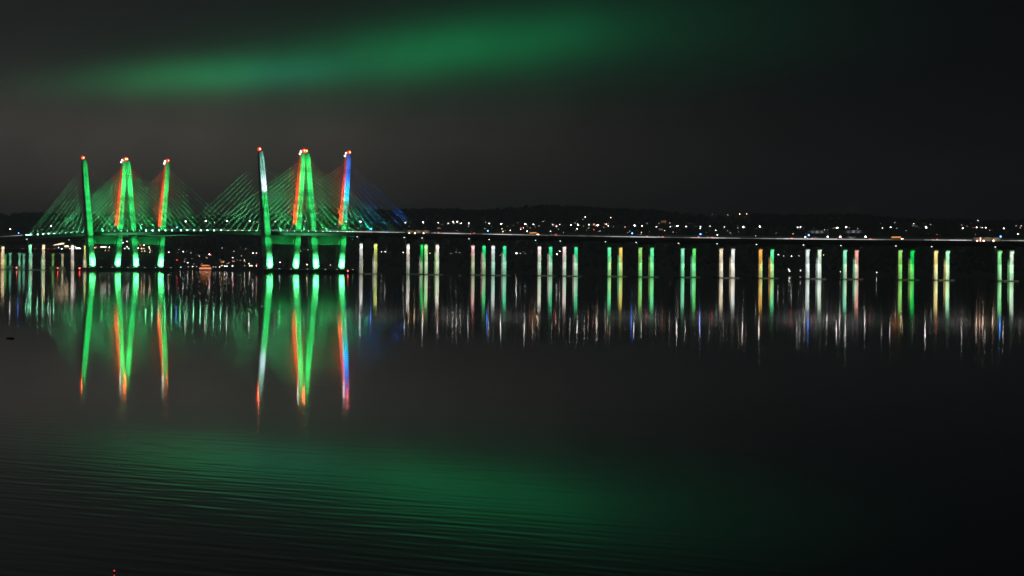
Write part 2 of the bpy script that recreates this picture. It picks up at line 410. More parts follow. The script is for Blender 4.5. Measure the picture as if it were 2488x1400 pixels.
SL = [(25, 554, 'b', 0), (92, 552, 's', 1), (124, 555, 'b', 0), (178, 553, 's', 1), (345, 545, 'm', 1), (451, 534, 'b', 0), (500, 533, 'b', 0), (521, 537, 's', 1), (552, 533, 'b', 0), (607, 533, 'b', 0), (624, 536, 's', 1), (669, 535, 'm', 0), (732, 536, 's', 1), (741, 536, 's', 0),
      (841, 537, 'm', 0), (876, 536, 'b', 0), (985, 539, 'm', 1), (1028, 538, 'b', 0), (1065, 540, 'm', 0), (1139, 541, 'm', 0), (1189, 540, 'm', 0), (1218, 541, 'b', 1), (1276, 541, 'b', 0), (1296, 542, 'm', 1), (1343, 541, 's', 1), (1360, 541, 's', 0), (1387, 543, 'm', 1), (1404, 542, 'b', 0), (1452, 542, 'b', 1),
      (1542, 543, 'b', 0), (1560, 545, 'm', 1), (1646, 545, 'b', 0), (1667, 543, 'm', 1), (1702, 546, 'm', 1), (1725, 549, 's', 0), (1760, 551, 's', 1), (1806, 547, 'b', 1), (1846, 548, 'b', 0), (1938, 548, 'm', 1), (1945, 547, 'm', 0), (2034, 549, 'b', 1), (2056, 549, 'b', 0), (2144, 552, 's', 1), (2164, 550, 'm', 0), (2250, 551, 'b', 0),
      (2339, 550, 'm', 1), (2395, 552, 'm', 0), (2439, 554, 'm', 1)]
items = []
for px, py, br, far in SL:
    t0 = 12.6
    s = s_of(px, py, t0 - 3.0 + (50 if far else 0))
    t = tcen(far, s) + t0
    s = s_of(px, py, t - 3.05)
    loc = B(s, t, zdeck(s) + .062)
    if br not in used: o = PROTO[br]; used.add(br); o.location = loc; o.rotation_euler = (0, 0, ANG)
    else: o = dup(PROTO[br], loc, ANG)
    items.append((o, px, py, {'b': 'bright', 'm': 'white', 's': 'faint'}[br] , ('on farther deck over' if far else 'on nearer deck over')))
label_family(items, 'street lamp')

# ------------------------------------------------------------------ blue call posts
def make_post():
    r = empty('emergency_call_post', (0, 0, 0)); tag(r, 'blue call post', 'call post', 'blue lit emergency call posts on the deck')
    p = MB(); p.tube((0, 0, 0), (0, 0, 3.0), .16, .12, M['galv'], 8); p.box((0, -.2, 1.5), (.45, .3, .7), M['black']); p.build('post', r)
    g = MB(); g.ball((0, 0, 3.35), .5, glow('blue', 26), n=8, rings=6); g.build('lamp', r)
    return r
pp = make_post(); items = []
for i, (px, py) in enumerate([(45, 569), (430, 556), (902, 559), (1185, 564), (1536, 567), (1702, 572), (1965, 575), (2431, 580)]):
    s = s_of(px, py, -12.5); loc = B(s, -12.5, zdeck(s) + .062)
    if i == 0: o = pp; o.location = loc; o.rotation_euler = (0, 0, ANG)
    else: o = dup(pp, loc, ANG)
    items.append((o, px, py, 'blue glowing', 'on the deck over'))
label_family(items, 'call post')

# ------------------------------------------------------------------ vehicles
def make_car():
    r = empty('car', (0, 0, 0))
    b = MB()
    b.loft([[(-2.25, y*.85, .35), (-2.3, y*.9, .85), (-1.9, y, .95), (1.6, y, 1.0), (2.25, y*.9, .8), (2.2, y*.85, .35)] for y in (-.88, .88)], M['carpaint'])
    b.loft([[(-1.75, y, .96), (-1.1, y*.85, 1.48), (.6, y*.85, 1.48), (1.35, y, .98)] for y in (-.8, .8)], M['glass'])
    b.build('body', r)
    for x in (-1.4, 1.4):
        for y in (-.86, .86):
            w = MB(); w.tube((x, y - .1, .34), (x, y + .1, .34), .33, .33, M['tyre'], 10); w.build('wheel', r)
    for y in (-.62, .62):
        h = MB(); h.box((-2.34, y, .78), (.08, .42, .22), glow('white', 12)); h.build('headlight', r)
        h = MB(); h.box((2.3, y, .84), (.1, .5, .3), glow('red', 14)); h.build('tail_light', r)
    return r
car = make_car(); items = []
cars = [(1062, 566, -8), (1148, 568, -5), (1346, 571, -8), (1568, 573, -8), (1606, 573, -5), (1693, 574, -8), (1726, 575, 4), (1919, 577, -8), (1968, 578, -4), (2040, 580, -8), (2272, 584, -8), (2110, 581, 5)]
for i, (px, py, t) in enumerate(cars):
    s = s_of(px, py, t); loc = B(s, t, zdeck(s) + .062)
    o = car if i == 0 else dup(car, loc, ANG)
    o.location = loc; o.rotation_euler = (0, 0, ANG)
    tag(o, 'x', 'car', 'cars driving on the bridge'); items.append((o, px, py, 'grey', 'with red lights on deck over'))
label_family(items, 'car')
def make_bus():
    r = empty('bus', (0, 0, 0)); b = MB()
    b.box((0, 0, 1.0), (11, 2.5, 1.3), M['buspaint']); b.box((0, 0, 2.95), (10.8, 2.4, .35), M['buspaint'])
    for x in [-5.3 + 1.325*i for i in range(9)]: b.box((x, 0, 2.2), (.18, 2.44, 1.16), M['buspaint'])
    b.build('body', r)
    w = MB(); w.box((0, 0, 2.2), (10.7, 2.3, 1.14), glow('orange', 1.6)); w.build('window', r)
    for x in (-3.6, 3.4):
        for y in (-1.15, 1.15): k = MB(); k.tube((x, y - .14, .46), (x, y + .14, .46), .46, .46, M['tyre'], 12); k.build('wheel', r)
    for y in (-.9, .9):
        k = MB(); k.box((5.53, y, .8), (.08, .5, .3), glow('warm', 60)); k.build('headlight', r)
        k = MB(); k.box((-5.53, y, .9), (.08, .4, .3), glow('red', 14)); k.build('tail_light', r)
    return r
bus = make_bus()
for i, (px, py, lab) in enumerate([(2180, 579, 'bus with glowing orange windows on the deck over the yellow green column'), (1298, 568, 'bus with glowing orange windows on the deck beside the warm white column')]):
    s = s_of(px, py, -9); loc = B(s, -9, zdeck(s) + .062)
    o = bus if i == 0 else dup(bus, loc, ANG)
    o.location = loc; o.rotation_euler = (0, 0, ANG); tag(o, lab, 'bus', 'lit buses on the bridge')

# ------------------------------------------------------------------ belvederes, sign gantries
def belvedere(px, py, lab, n, warm):
    s = s_of(px, py, -15); z = zdeck(s)
    r = empty('lookout_platform', B(s, -14.45, z), ANG); tag(r, lab, 'lookout platform', 'lookout platforms on the bridge walkway')
    L = n*3.0
    p = MB(); p.loft([[(-L/2 + a, b, c) for b, c in ((-.02, -.3), (-.02, -1.2), (-4.4, -.8), (-4.6, -.3))] for a in (0, L)], M['dark_concrete']); p.build('platform', r)
    for i in range(n):
        x = -L/2 + 1.5 + 3*i
        f = MB(); f.box((x, -4.45, 1.15), (2.86, .1, 2.6), M['wall'])
        for h in (-.1, 2.5): f.box((x, -4.52, h), (2.9, .12, .12), M['galv'])
        f.build('panel', r)
    for i in range(n + 1):
        f = MB(); f.box((-L/2 + 3*i, -4.45, 1.2), (.12, .2, 2.9), M['galv']); f.build('post', r)
    k = MB()
    for i, x in enumerate((-L*.3, -L*.08, L*.26)):
        k.box((x, -4.75, -.15), (.9, .3, .5), M['black']); k.ball((x, -5.05, -.1), .5 if i else .4, glow('warm', 16), n=6, rings=4)
    k.build('floodlight', r)
    if warm:
        k = MB(); k.box((-L*.2, -4.8, 1.0), (.9, .25, 3.0), glow('pink', 3)); k.build('light_column', r)
    for dx in (-L*.3, L*.05, L*.35):
        spot(B(s + dx, -25, z + .6), B(s + dx, -19, z + 1.2), (1, .84, .74), 700, 100, 1, .4)
belvedere(2405, 583, 'warmly lit lookout platform hung on the deck edge beside the last columns at right', 10, True)
belvedere(1022, 564, 'grey lit lookout platform on the deck edge where the right stay cables end', 14, False)
def gantry(px0, px1, py, lab, far):
    t = -11.0 + (44 if far else 0)
    s0, s1 = s_of(px0, py, t), s_of(px1, py, t); z = zdeck(s0)
    r = empty('sign_gantry', B(s0, t, z + .062), ANG); tag(r, lab, 'sign gantry', 'sign gantries over the roadway')
    L = s1 - s0
    for x in (0, L):
        p = MB(); p.tube((x, 0, 0), (x, 0, 7.4), .28, .24, M['galv'], 8); p.build('post', r)
    b = MB()
    for zz in (5.6, 7.2): b.tube((0, 0, zz), (L, 0, zz), .14, .14, M['galv'], 6)
    k = int(L/2.2)
    for i in range(k): b.tube((L*i/k, 0, 5.6 if i % 2 else 7.2), (L*(i + 1)/k, 0, 7.2 if i % 2 else 5.6), .09, .09, M['galv'], 5)
    b.build('truss', r)
    for q in (.3, .52, .74):
        p = MB(); p.box((L*q, -.35, 6.5), (3.2, .2, 2.2), M['galv']); p.build('sign_panel', r)
    for q in (0, 1):
        h = MB(); h.ball((L*q, -.6, 2.2), .55, glow('white', 18), n=8, rings=4); h.build('lamp', r)
    spot(B(s0 + L/2, t - 8, z + 2), B(s0 + L/2, t, z + 6.6), (.9, .9, 1), 2600, 120, 1)
gantry(2043, 2104, 574, 'long sign gantry with two white lamps over the mint and salmon columns', False)
gantry(1958, 2012, 572, 'dim sign gantry on the deck right of the two pale white columns', True)

# ------------------------------------------------------------------ shore lamps
SHL = []
def L(txt):
    for row in txt.split():
        x, y, c, z = row.split(','); SHL.append((float(x), float(y), {'w': 'white', 'm': 'warm', 'p': 'pink', 'r': 'red', 'o': 'orange', 'd': 'dimwhite', 'b': 'cyan', 'a': 'amber'}[c], float(z)))
L('1089,543,w,.9 1101,539,w,1.5 1111,539,w,1.7 1103,543,p,.8 1118,543,w,1 1121,543,w,1.2 1139,546,d,.8 1180,540,d,.8 1220,556,m,1 1222,563,a,1.7 1240,560,m,1.1')
L('1258,541,d,.7 1266,554,r,1.1 1272,554,p,1 1265,558,w,1 1282,554,d,.8 1288,554,d,.7 1281,562,w,1.5 1309,549,d,.7 1352,550,p,1.7 1345,549,d,.7 1338,562,w,1 1357,557,d,.7 1369,565,d,.7 1402,556,w,1.2 1408,547,d,.7 1416,533,d,.8 1422,528,w,1.5 1431,546,m,1.5 1443,545,p,.9 1449,548,m,1 1454,547,a,1.4 1431,554,d,.8 1443,558,r,.9 1458,562,w,.9')
L('1484,529,p,1.2 1473,545,p,1.5 1478,549,w,1.2 1491,551,d,.7 1530,562,d,.8 1558,565,p,1 1557,569,d,.7 1572,543,d,.7 1595,551,w,1.2 1601,543,d,.7 1606,541,p,1.1 1614,541,d,.7 1627,542,p,.8 1629,551,w,1')
L('1768,522,d,.9 1730,520,d,.6 1797,520,m,1.3 1814,520,p,1.2 1701,555,w,1 1739,560,w,1.2 1743,571,w,1.6 1774,566,d,.9 1793,554,d,.9 1793,564,d,.7 1836,573,d,.9')
L('2174,541,d,.9 2179,555,d,.8 2220,544,m,1.1 2218,549,d,.8 2224,549,d,.7 2243,544,d,.6 2261,546,d,1 2250,551,p,1.2 2350,550,d,.7 2364,553,r,.8 2373,553,w,1.6 2383,553,d,.9 2387,553,w,.9 2376,536,w,1.1 2469,549,d,.8 2481,549,p,1.1 2479,554,d,.8 2473,569,w,1.5')
L('837,607,d,.9 927,612,w,.9 936,612,w,1.1 980,613.5,w,1.1 1045,616,m,.8 1096,616,d,.8 1108,613,d,.6 1117,614,d,.6 1215,620,d,.6 1255,615.5,w,2.2 1264,616,d,1 1276,616,d,.7 1353,618,w,1.5 1360,611,w,1.1 1891,619,w,1.1 1904,622,d,.9 1923,623,w,1.3 1941,622,d,.9 1983,620,d,.9 2001,620,p,.9 1916,655,w,1.1 1918.5,659,w,1.5 1945,657.5,w,1 2042,660,w,.95 2130,662,w,1.1')
L('231,602,p,1.3 235,600,r,1 266,601,w,1.5 233,609,m,1 243,609,m,1 256,609,o,1 264,609,o,1 290,602,d,.9 294,589,o,1.5 299,590,w,1.2 309,587,w,1.5 295,597,d,.8 309,600,w,1.2 303,604,w,1.1 313,604,w,1.2 336,603,w,1.3 341,596,r,1.2 350,596,p,1.8 344,604,m,1.5 350,604,a,1.3 362,600,w,1 363,604,m,1.2 366,608,a,1.2 364,613,w,1 345,611,o,1.3 352,610,m,.9')
L('397,613,w,1.3 410,613,w,1.5 445,612,w,1.2 464,615,d,.9 434,607,d,.7 430,632,r,1.2 448,636,d,.9 456,638,w,1.2 439,649,w,.9 457,648,d,.9 468,648,m,1.3 478,648,d,.9 518,649,d,.9 524,649,d,.9 534,649,w,1 546,647,w,1.2 551,647,w,1.3 565,646.5,w,1.4 565,634,r,1 566,626,w,1 509,618,w,1.8 512,620,r,1.2 540,603,d,.8 568,611,d,.8 597,605,d,.7 615,615,w,1.2 623,615,p,1.3 584,633,d,.7 594,632,m,.9 595,636,d,.9 605,641,m,1.1 607,646.5,w,1.2 612,646,w,1 624,642,r,1 623,646,w,1.3 594,646,d,.8 538,637,o,1 543,637,o,1.2')
L('680,638,w,1.2 731,610,d,.9 748,607,d,.8 746,643,m,1.6 803,644,p,.8 838,608,d,.8 183,600,w,1.2 186,604,w,1.6 190,603,w,2 194,604,w,2 150,605,w,1.5 142,602,b,1.2 163,603,b,1.2 170,604,w,1.2')
_r = random.Random(23)
for _ in range(46):      # the fainter specks between the brighter lamps
    _x = _r.uniform(1020, 2480); SHL.append((_x, _r.triangular(532, 568, 556) + (_x - 1244)*.005, _r.choice(['dimwhite', 'dimwhite', 'warm', 'pink']), _r.uniform(.4, .62)))
for _ in range(22): SHL.append((_r.uniform(400, 640), _r.triangular(604, 650, 640), _r.choice(['dimwhite', 'dimwhite', 'warm']), _r.uniform(.4, .62)))
_pm = {}
def shore_lamp_mesh(c):
    if c in _pm: return _pm[c]
    g = MB(); g.tube((0, 0, -9), (0, 0, -.4), .12, .09, M['galv'], 5); g.ball((0, 0, 0), .5, glow(c, {'dimwhite': 5.0, 'red': 12, 'orange': 9, 'amber': 9, 'pink': 13}.get(c, 17)), n=8, rings=5)
    g.loft([[(x*a, y*a, zz) for x, y in ((-1, -1), (1, -1), (1, 1), (-1, 1))] for a, zz in ((.4, .5), (.1, .75))], M['galv'])
    o = g.build('shore_lamp'); _pm[c] = o
    return o
items = []; TREECLEAR = []
for px, py, c, z in SHL:
    Y = hit(px, py) - 14
    p = at(px, py, Y)
    new = c not in _pm
    o = shore_lamp_mesh(c)
    if not new: o = o.copy(); COL.objects.link(o)
    o.location = p; sc_ = .86*z*Y/4700.0
    o.scale = (sc_, sc_, sc_)
    zone = 'above deck over' if py < 578 else ('by the water behind' if py > 628 else 'under deck behind')
    tag(o, 'x', 'lamp', 'lamps scattered over the far shore')
    big = 'large ' if z > 1.45 else ('small ' if z < .95 else '')
    items.append((o, px, py, big + {'white': 'white', 'warm': 'warm', 'pink': 'pink', 'red': 'red', 'orange': 'orange', 'dimwhite': 'dim', 'cyan': 'bluish', 'amber': 'yellow'}[c], zone))
    TREECLEAR.append((p.x/p.y, (p.z - CAM_H)/p.y, Y))
label_family(items, 'shore lamp')

# ------------------------------------------------------------------ shore buildings
def building(name, px, py, w, d, h, lab, wall, win, winstr, rows, cols, roof_h=3.0, dist=None, tiers=1):
    Y = dist or hit(px, py) - 25
    p = at(px, py, Y); z0 = min(terrain(p.x, Y), p.z - .2)
    r = empty(name, (p.x, Y, z0), 0); tag(r, lab, 'building', 'lit buildings on the far shore')
    base = p.z - z0 + .02
    for t in range(tiers):
        q = 1 - .28*t; zb = base + t*(h + .6)
        b = MB(); b.box((0, 0, zb + h/2 if t else (zb + h)/2), (w*q, d*q, h if t else zb + h), wall)
        o = b.build('wall', r)
        rf = MB(); rf.loft([[(-w*q*.54, -d*q*.54, zb + h + .01), (w*q*.54, -d*q*.54, zb + h + .01), (w*q*.54, d*q*.54, zb + h + .01), (-w*q*.54, d*q*.54, zb + h + .01)],
                            [(-w*q*.4, -.2, zb + h + (roof_h if t == tiers - 1 else .6)), (w*q*.4, -.2, zb + h + (roof_h if t == tiers - 1 else .6)), (w*q*.4, .2, zb + h + (roof_h if t == tiers - 1 else .6)), (-w*q*.4, .2, zb + h + (roof_h if t == tiers - 1 else .6))]], M['roof'])
        rf.build('roof', r)
        for j in range(rows):
            for i in range(max(1, int(cols*q))):
                nn = max(1, int(cols*q)); cw = w*q/nn; rh = h/rows
                g = MB(); g.box((-w*q/2 + cw*(i + .5), -d*q/2 - .04, zb + rh*(j + .5)), (cw*.62, .1, rh*.5), glow(win, winstr)); g.build('window', r)
    TREECLEAR.append((p.x/p.y, (p.z + h*.6 - CAM_H)/p.y, Y))
    return r, p, base
r, p, base = building('waterfront_restaurant', 500, 653.5, 17, 10, 3.0, 'tiered brown waterfront restaurant glowing orange, its lights mirrored in the river', M['brick'], 'orange', 1.6, 1, 9, 2.0, 4420, 2)
for dx in (-6, 0, 6): spot((p.x + dx, p.y - 13, base + terrain(p.x, p.y) + .8), (p.x + dx, p.y, p.z + 3), (1, .45, .25), 2600, 90, 1)
k = MB(); k.box((0, -.6, 0), (19, 1.0, .3), glow('pink', 3.0)); k.build('light_strip', r, (0, -6.5, base + .3))
r, p, base = building('hillside_hall', 1612, 543, 11, 9, 7, 'dim orange floodlit hall high on the hillside over the yellow green column', M['brick'], 'warm', .25, 1, 3, 2.5)
spot((p.x + 5, p.y - 16, p.z + 1), (p.x + 3, p.y, p.z + 4), (1, .42, .2), 2000, 60, 1)
# white floodlit service station left of the left tower
Y = hit(145, 602) - 25; p = at(145, 601, Y)
r = empty('service_station', (p.x, Y, terrain(p.x, Y))); tag(r, 'brilliant white service station with wedge shaped canopy, left of the left tower', 'building', 'lit buildings on the far shore')
dz = p.z - terrain(p.x, Y)
c = MB(); c.loft([[(-13, y, dz + 3.2), (-13, y, dz + 3.8), (6, y, dz + 8.2), (9.5, y, dz + 8.2), (9.5, y, dz + 5.2), (4, y, dz + 4.6)] for y in (-6, 4)], M['wall']); c.build('canopy', r)
g = MB(); g.loft([[(-10, y, dz + 3.45), (-10, y, dz + 3.9), (5.6, y, dz + 7.7), (9.0, y, dz + 7.7), (8.6, y, dz + 5.7), (3.6, y, dz + 5.0)] for y in (-6.2, -6.05)], glow('warm', 3.5)); g.build('light_panel', r)
for x in (-8, 0, 8):
    g = MB(); g.tube((x, -1, 0), (x, -1, dz + 5), .3, .3, M['galv'], 8); g.build('post', r)
g = MB(); g.box((13, 0, (dz + 3.5)/2), (8, 6, dz + 3.5), M['wall']); o = g.build('kiosk', r)
g = MB(); g.box((13, -3.06, dz + 1.9), (7, .1, 2.2), glow('warm', 5)); g.build('window', o)
spot((p.x, Y - 24, p.z + 1), (p.x, Y, p.z + 4), (1, .9, .8), 9000, 90, 1)
TREECLEAR.append((p.x/p.y, (p.z + 4 - CAM_H)/p.y, Y))
r, p, base = building('shore_shop', 252, 602.5, 11, 7, 3.2, 'white lit shop front seen between the two legs of the left near tower', M['wall'], 'white', 6, 1, 7, 1.5)
r, p, base = building('shore_house', 1605, 560, 8, 7, 4, 'dark hillside house with one dim window over the yellow green and mint columns', M['wall'], 'warm', .4, 1, 2, 2.5)

# pale tree lit from below, on the shore under the right part of the deck
def lit_tree(px, py, lab):
    Y = hit(px, py + 6) - 30; p = at(px, py + 10, Y); z0 = min(terrain(p.x, Y), p.z)
    r = empty('shore_tree', (p.x, Y, z0)); tag(r, lab, 'tree')
    t = MB(); t.tube((0, 0, 0), (.3, 0, p.z - z0 + 3), .5, .28, M['bark'], 7)
    for a in range(6): w = a*1.05; t.tube((.3, 0, p.z - z0 + 2.2 + a*.1), (.3 + 3.2*math.cos(w) + 1.5, 3*math.sin(w), p.z - z0 + 5 + a*.5), .2, .07, M['bark'], 5)
    t.build('trunk', r)
    c = MB(); rnd = random.Random(3); kk = c.mi(M['palefoliage'])
    for i in range(1500):
        u = rnd.random()
        cx, cz, rr = ((-2.2, 3.5, 3.6), (1.5, 5.0, 3.2), (4.5, 8.0, 2.6), (6, 10.5, 1.9))[min(3, int(u*4.4)) if u < .9 else 0]
        d = Vector((rnd.gauss(0, 1), rnd.gauss(0, 1), rnd.gauss(0, 1))).normalized()*rr*rnd.random()**.4
        b = len(c.v); o = Vector((cx, 0, p.z - z0 + cz - 1)) + d
        for q in range(3): c.v.append(tuple(o + Vector((rnd.uniform(-.5, .5), rnd.uniform(-.5, .5), rnd.uniform(-.5, .5)))))
        c.f.append((b, b + 1, b + 2)); c.m.append(kk)
    c.build('crown', r)
    spot((p.x - 2, Y - 16, p.z - 1), (p.x + 1, Y, p.z + 4), (.95, .95, 1), 2600, 60, 1)
    TREECLEAR.append((p.x/p.y, (p.z + 4 - CAM_H)/p.y, Y))
lit_tree(1936, 612, 'pale grey tree lit from below on the shore, between amber and pale white columns')

# ------------------------------------------------------------------ approach viaduct curving away behind the left end
VP = [(-120, 604, 3800), (-20, 605.5, 3900), (80, 606.5, 4020), (160, 607, 4200), (235, 606, 4420)]
def viaduct():
    pts = [at(x, y, Y) for x, y, Y in VP]
    path = []
    for i in range(len(pts) - 1):
        for j in range(6): path.append(pts[i].lerp(pts[i + 1], j/6))
    path.append(pts[-1])
    for _ in range(3): path = [path[0]] + [(path[i - 1] + path[i]*2 + path[i + 1])/4 for i in range(1, len(path) - 1)] + [path[-1]]
    r = empty('approach_viaduct', (pts[2].x, pts[2].y, 0)); tag(r, 'low approach viaduct on floodlit columns, curving away behind the left end of the bridges', 'viaduct')
    o0 = Vector((pts[2].x, pts[2].y, 0)); rings = []; rr = []
    for i, q in enumerate(path):
        dd = (path[min(i + 1, len(path) - 1)] - path[max(i - 1, 0)]); dd.z = 0; dd.normalize(); n = Vector((dd.y, -dd.x, 0))
        rings.append([tuple(q - o0 + n*a + Vector((0, 0, b))) for a, b in ((13, 0), (13, -1.6), (11, -4), (-11, -4), (-13, -1.6), (-13, 0))])
        rr.append([tuple(q - o0 + n*(12.8 + a) + Vector((0, 0, b))) for a, b in ((-.1, .02), (.1, .02), (.1, .9), (-.1, .9))])
    d = MB(); d.loft(rings, M['steel']); deck = d.build('deck', r)
    d = MB(); d.loft(rr, M['galv']); d.build('railing', deck)
    for (px, yt, yb, Y, cn) in [(13, 620, 660, 3930, 'leaf'), (58, 619, 660, 3985, 'mint'), (76, 618, 660, 4000, 'palewhite'), (25, 617, 645.5, 4080, 'mint'), (48, 617, 646.5, 4090, 'mint'), (129, 619, 647, 4120, 'yellowgreen'), (152, 619, 648.5, 4160, 'peach')]:
        a = at(px, yt, Y); b = at(px, yb, Y); zb = max(b.z, 1.2)
        p = MB(); p.box((a.x - o0.x, a.y - o0.y, (zb - 1)/2 - .5), (9, 8, zb + 1), M['dark_concrete']); pier = p.build('pier', r)
        k = MB(); x, y = a.x - o0.x, a.y - o0.y
        def ring(z, q): return [(x + q*math.cos(w), y + q*math.sin(w), z) for w in (math.pi*(i + .5)/5 for i in range(10))]
        k.loft([ring(zb + .01, 1.75), ring(a.z - 3, 1.7), ring(a.z - 2.9, 1.9), ring(a.z + 1.5, 2.9)], M['column']); c = k.build('column', pier); c['label'] = 'column floodlit ' + COLNAME[cn]
        spot((a.x + 3, a.y - 26, a.z + 2), (a.x, a.y, (a.z + zb)/2), PIERCOL[cn][0], PIERCOL[cn][1]*48000, 60, .9)
    items = []
    for px, t, rot in [(25, 0, 1), (40, 2, 1), (54, -3, 0), (73, 3, 1), (84, -3, 0), (107, -4, 0), (116, -2, 0), (131, -3, 0)]:
        q = min(path, key=lambda w: abs(w.x/w.y*F - px_dir(px, 606)[0]*F)); q2 = Vector((px_dir(px, 606)[0]*q.y, q.y, q.z + .06))
        o = dup(car, q2, ANG - .3 + (math.pi if rot else 0)); tag(o, 'x', 'car', 'cars on the approach viaduct')
        items.append((o, px, 606, 'tiny', ('with white headlights' if rot else 'with red lights') + ' on viaduct behind'))
    label_family(items, 'car')
viaduct()

# ------------------------------------------------------------------ river furniture
def make_marker(cn):
    r = empty('navigation_marker', (0, 0, 0))
    p = MB()
    for a in range(3): w = a*2.1; p.tube((1.0*math.cos(w), 1.0*math.sin(w), -1.5), (.3*math.cos(w), .3*math.sin(w), 2.6), .22, .18, M['timber'], 7)
    p.build('pile', r)
    g = MB(); g.ball((0, 0, 3.1), .55, glow(cn, 26), n=8, rings=5); g.build('lamp', r)
    return r
items = []; mk = {c: make_marker(c) for c in ('red', 'orange')}; usedm = set()
for px, py, Y, c in [(40, 659, 3480, 'red'), (140, 659, 3420, 'red'), (193, 660, 3340, 'red'), (311, 660, 3380, 'red'), (625, 664, 3080, 'red'), (748, 663.5, 3080, 'orange'), (845, 665.5, 3060, 'red')]:
    q, e = px_dir(px, py); loc = (q*Y, Y, 0)
    if c not in usedm: o = mk[c]; usedm.add(c); o.location = loc
    else: o = dup(mk[c], loc, 0)
    tag(o, 'x', 'channel marker', 'red lit channel markers in the river'); items.append((o, px, py, c + ' lit', 'standing in the water near'))
label_family(items, 'channel marker')
# drifting log and a small lit float
q, e = px_dir(25, 823); Y = -CAM_H/e
g = MB(); g.tube((-.32, 0, .02), (.3, .05, .05), .07, .05, M['timber'], 7); g.tube((.05, .02, .06), (.12, .03, .14), .03, .02, M['timber'], 5)
o = g.build('driftwood', None, (q*Y, Y, 0)); tag(o, 'dark stick of driftwood floating on the calm river at left', 'driftwood')
q, e = px_dir(277, 1393); Y = -CAM_H/e
g = MB(); g.ball((0, 0, .0), .018, M['black'], n=8, rings=5); g.tube((0, 0, .015), (0, 0, .03), .006, .006, M['black'], 5); g.ball((0, 0, .045), .016, glow('red', 1.2), n=6, rings=4)
o = g.build('marker_float', None, (q*Y, Y, 0)); tag(o, 'tiny float with a red light on the rippled water at the bottom edge', 'float')

# ------------------------------------------------------------------ far wood (one mass of trees)
def wood():
    rnd = random.Random(11); v, f = [], []
    t = (1 + 5**.5)/2
    iv = [Vector(p).normalized() for p in ((-1, t, 0), (1, t, 0), (-1, -t, 0), (1, -t, 0), (0, -1, t), (0, 1, t), (0, -1, -t), (0, 1, -t), (t, 0, -1), (t, 0, 1), (-t, 0, -1), (-t, 0, 1))]
    fi = [(0, 11, 5), (0, 5, 1), (0, 1, 7), (0, 7, 10), (0, 10, 11), (1, 5, 9), (5, 11, 4), (11, 10, 2), (10, 7, 6), (7, 1, 8), (3, 9, 4), (3, 4, 2), (3, 2, 6), (3, 6, 8), (3, 8, 9), (4, 9, 5), (2, 4, 11), (6, 2, 10), (8, 6, 7), (9, 8, 1)]
    n = 0
    while n < 9000:
        y = SHORE + 60 + 2050*rnd.random()**.6
        x = rnd.uniform(-.2, .2)*y
        r = rnd.uniform(3.0, 6.0); h = r*rnd.uniform(.9, 1.3)
        z = terrain(x, y) + h*.6
        n += 1
        q, e = x/y, (z + h*.5 - CAM_H)/y
        if any(Y > y - 20 and abs(q - a)*F < 4 + r*1.8 and abs(e - b)*F < 7 + h*1.8 for a, b, Y in TREECLEAR): continue
        b = len(v)
        for p in iv:
            k = rnd.uniform(.65, 1.2); v.append((x + p.x*r*k, y + p.y*r*k, z + p.z*h*k))
        f += [(b + i, b + j, b + k) for i, j, k in fi]
    me = bpy.data.meshes.new('far_wood'); me.from_pydata(v, [], f); me.materials.append(M['wood'])
    o = bpy.data.objects.new('far_wood', me); COL.objects.link(o); tag(o, 'dark mass of trees covering the far hills', 'wood', None, 'stuff')
wood()

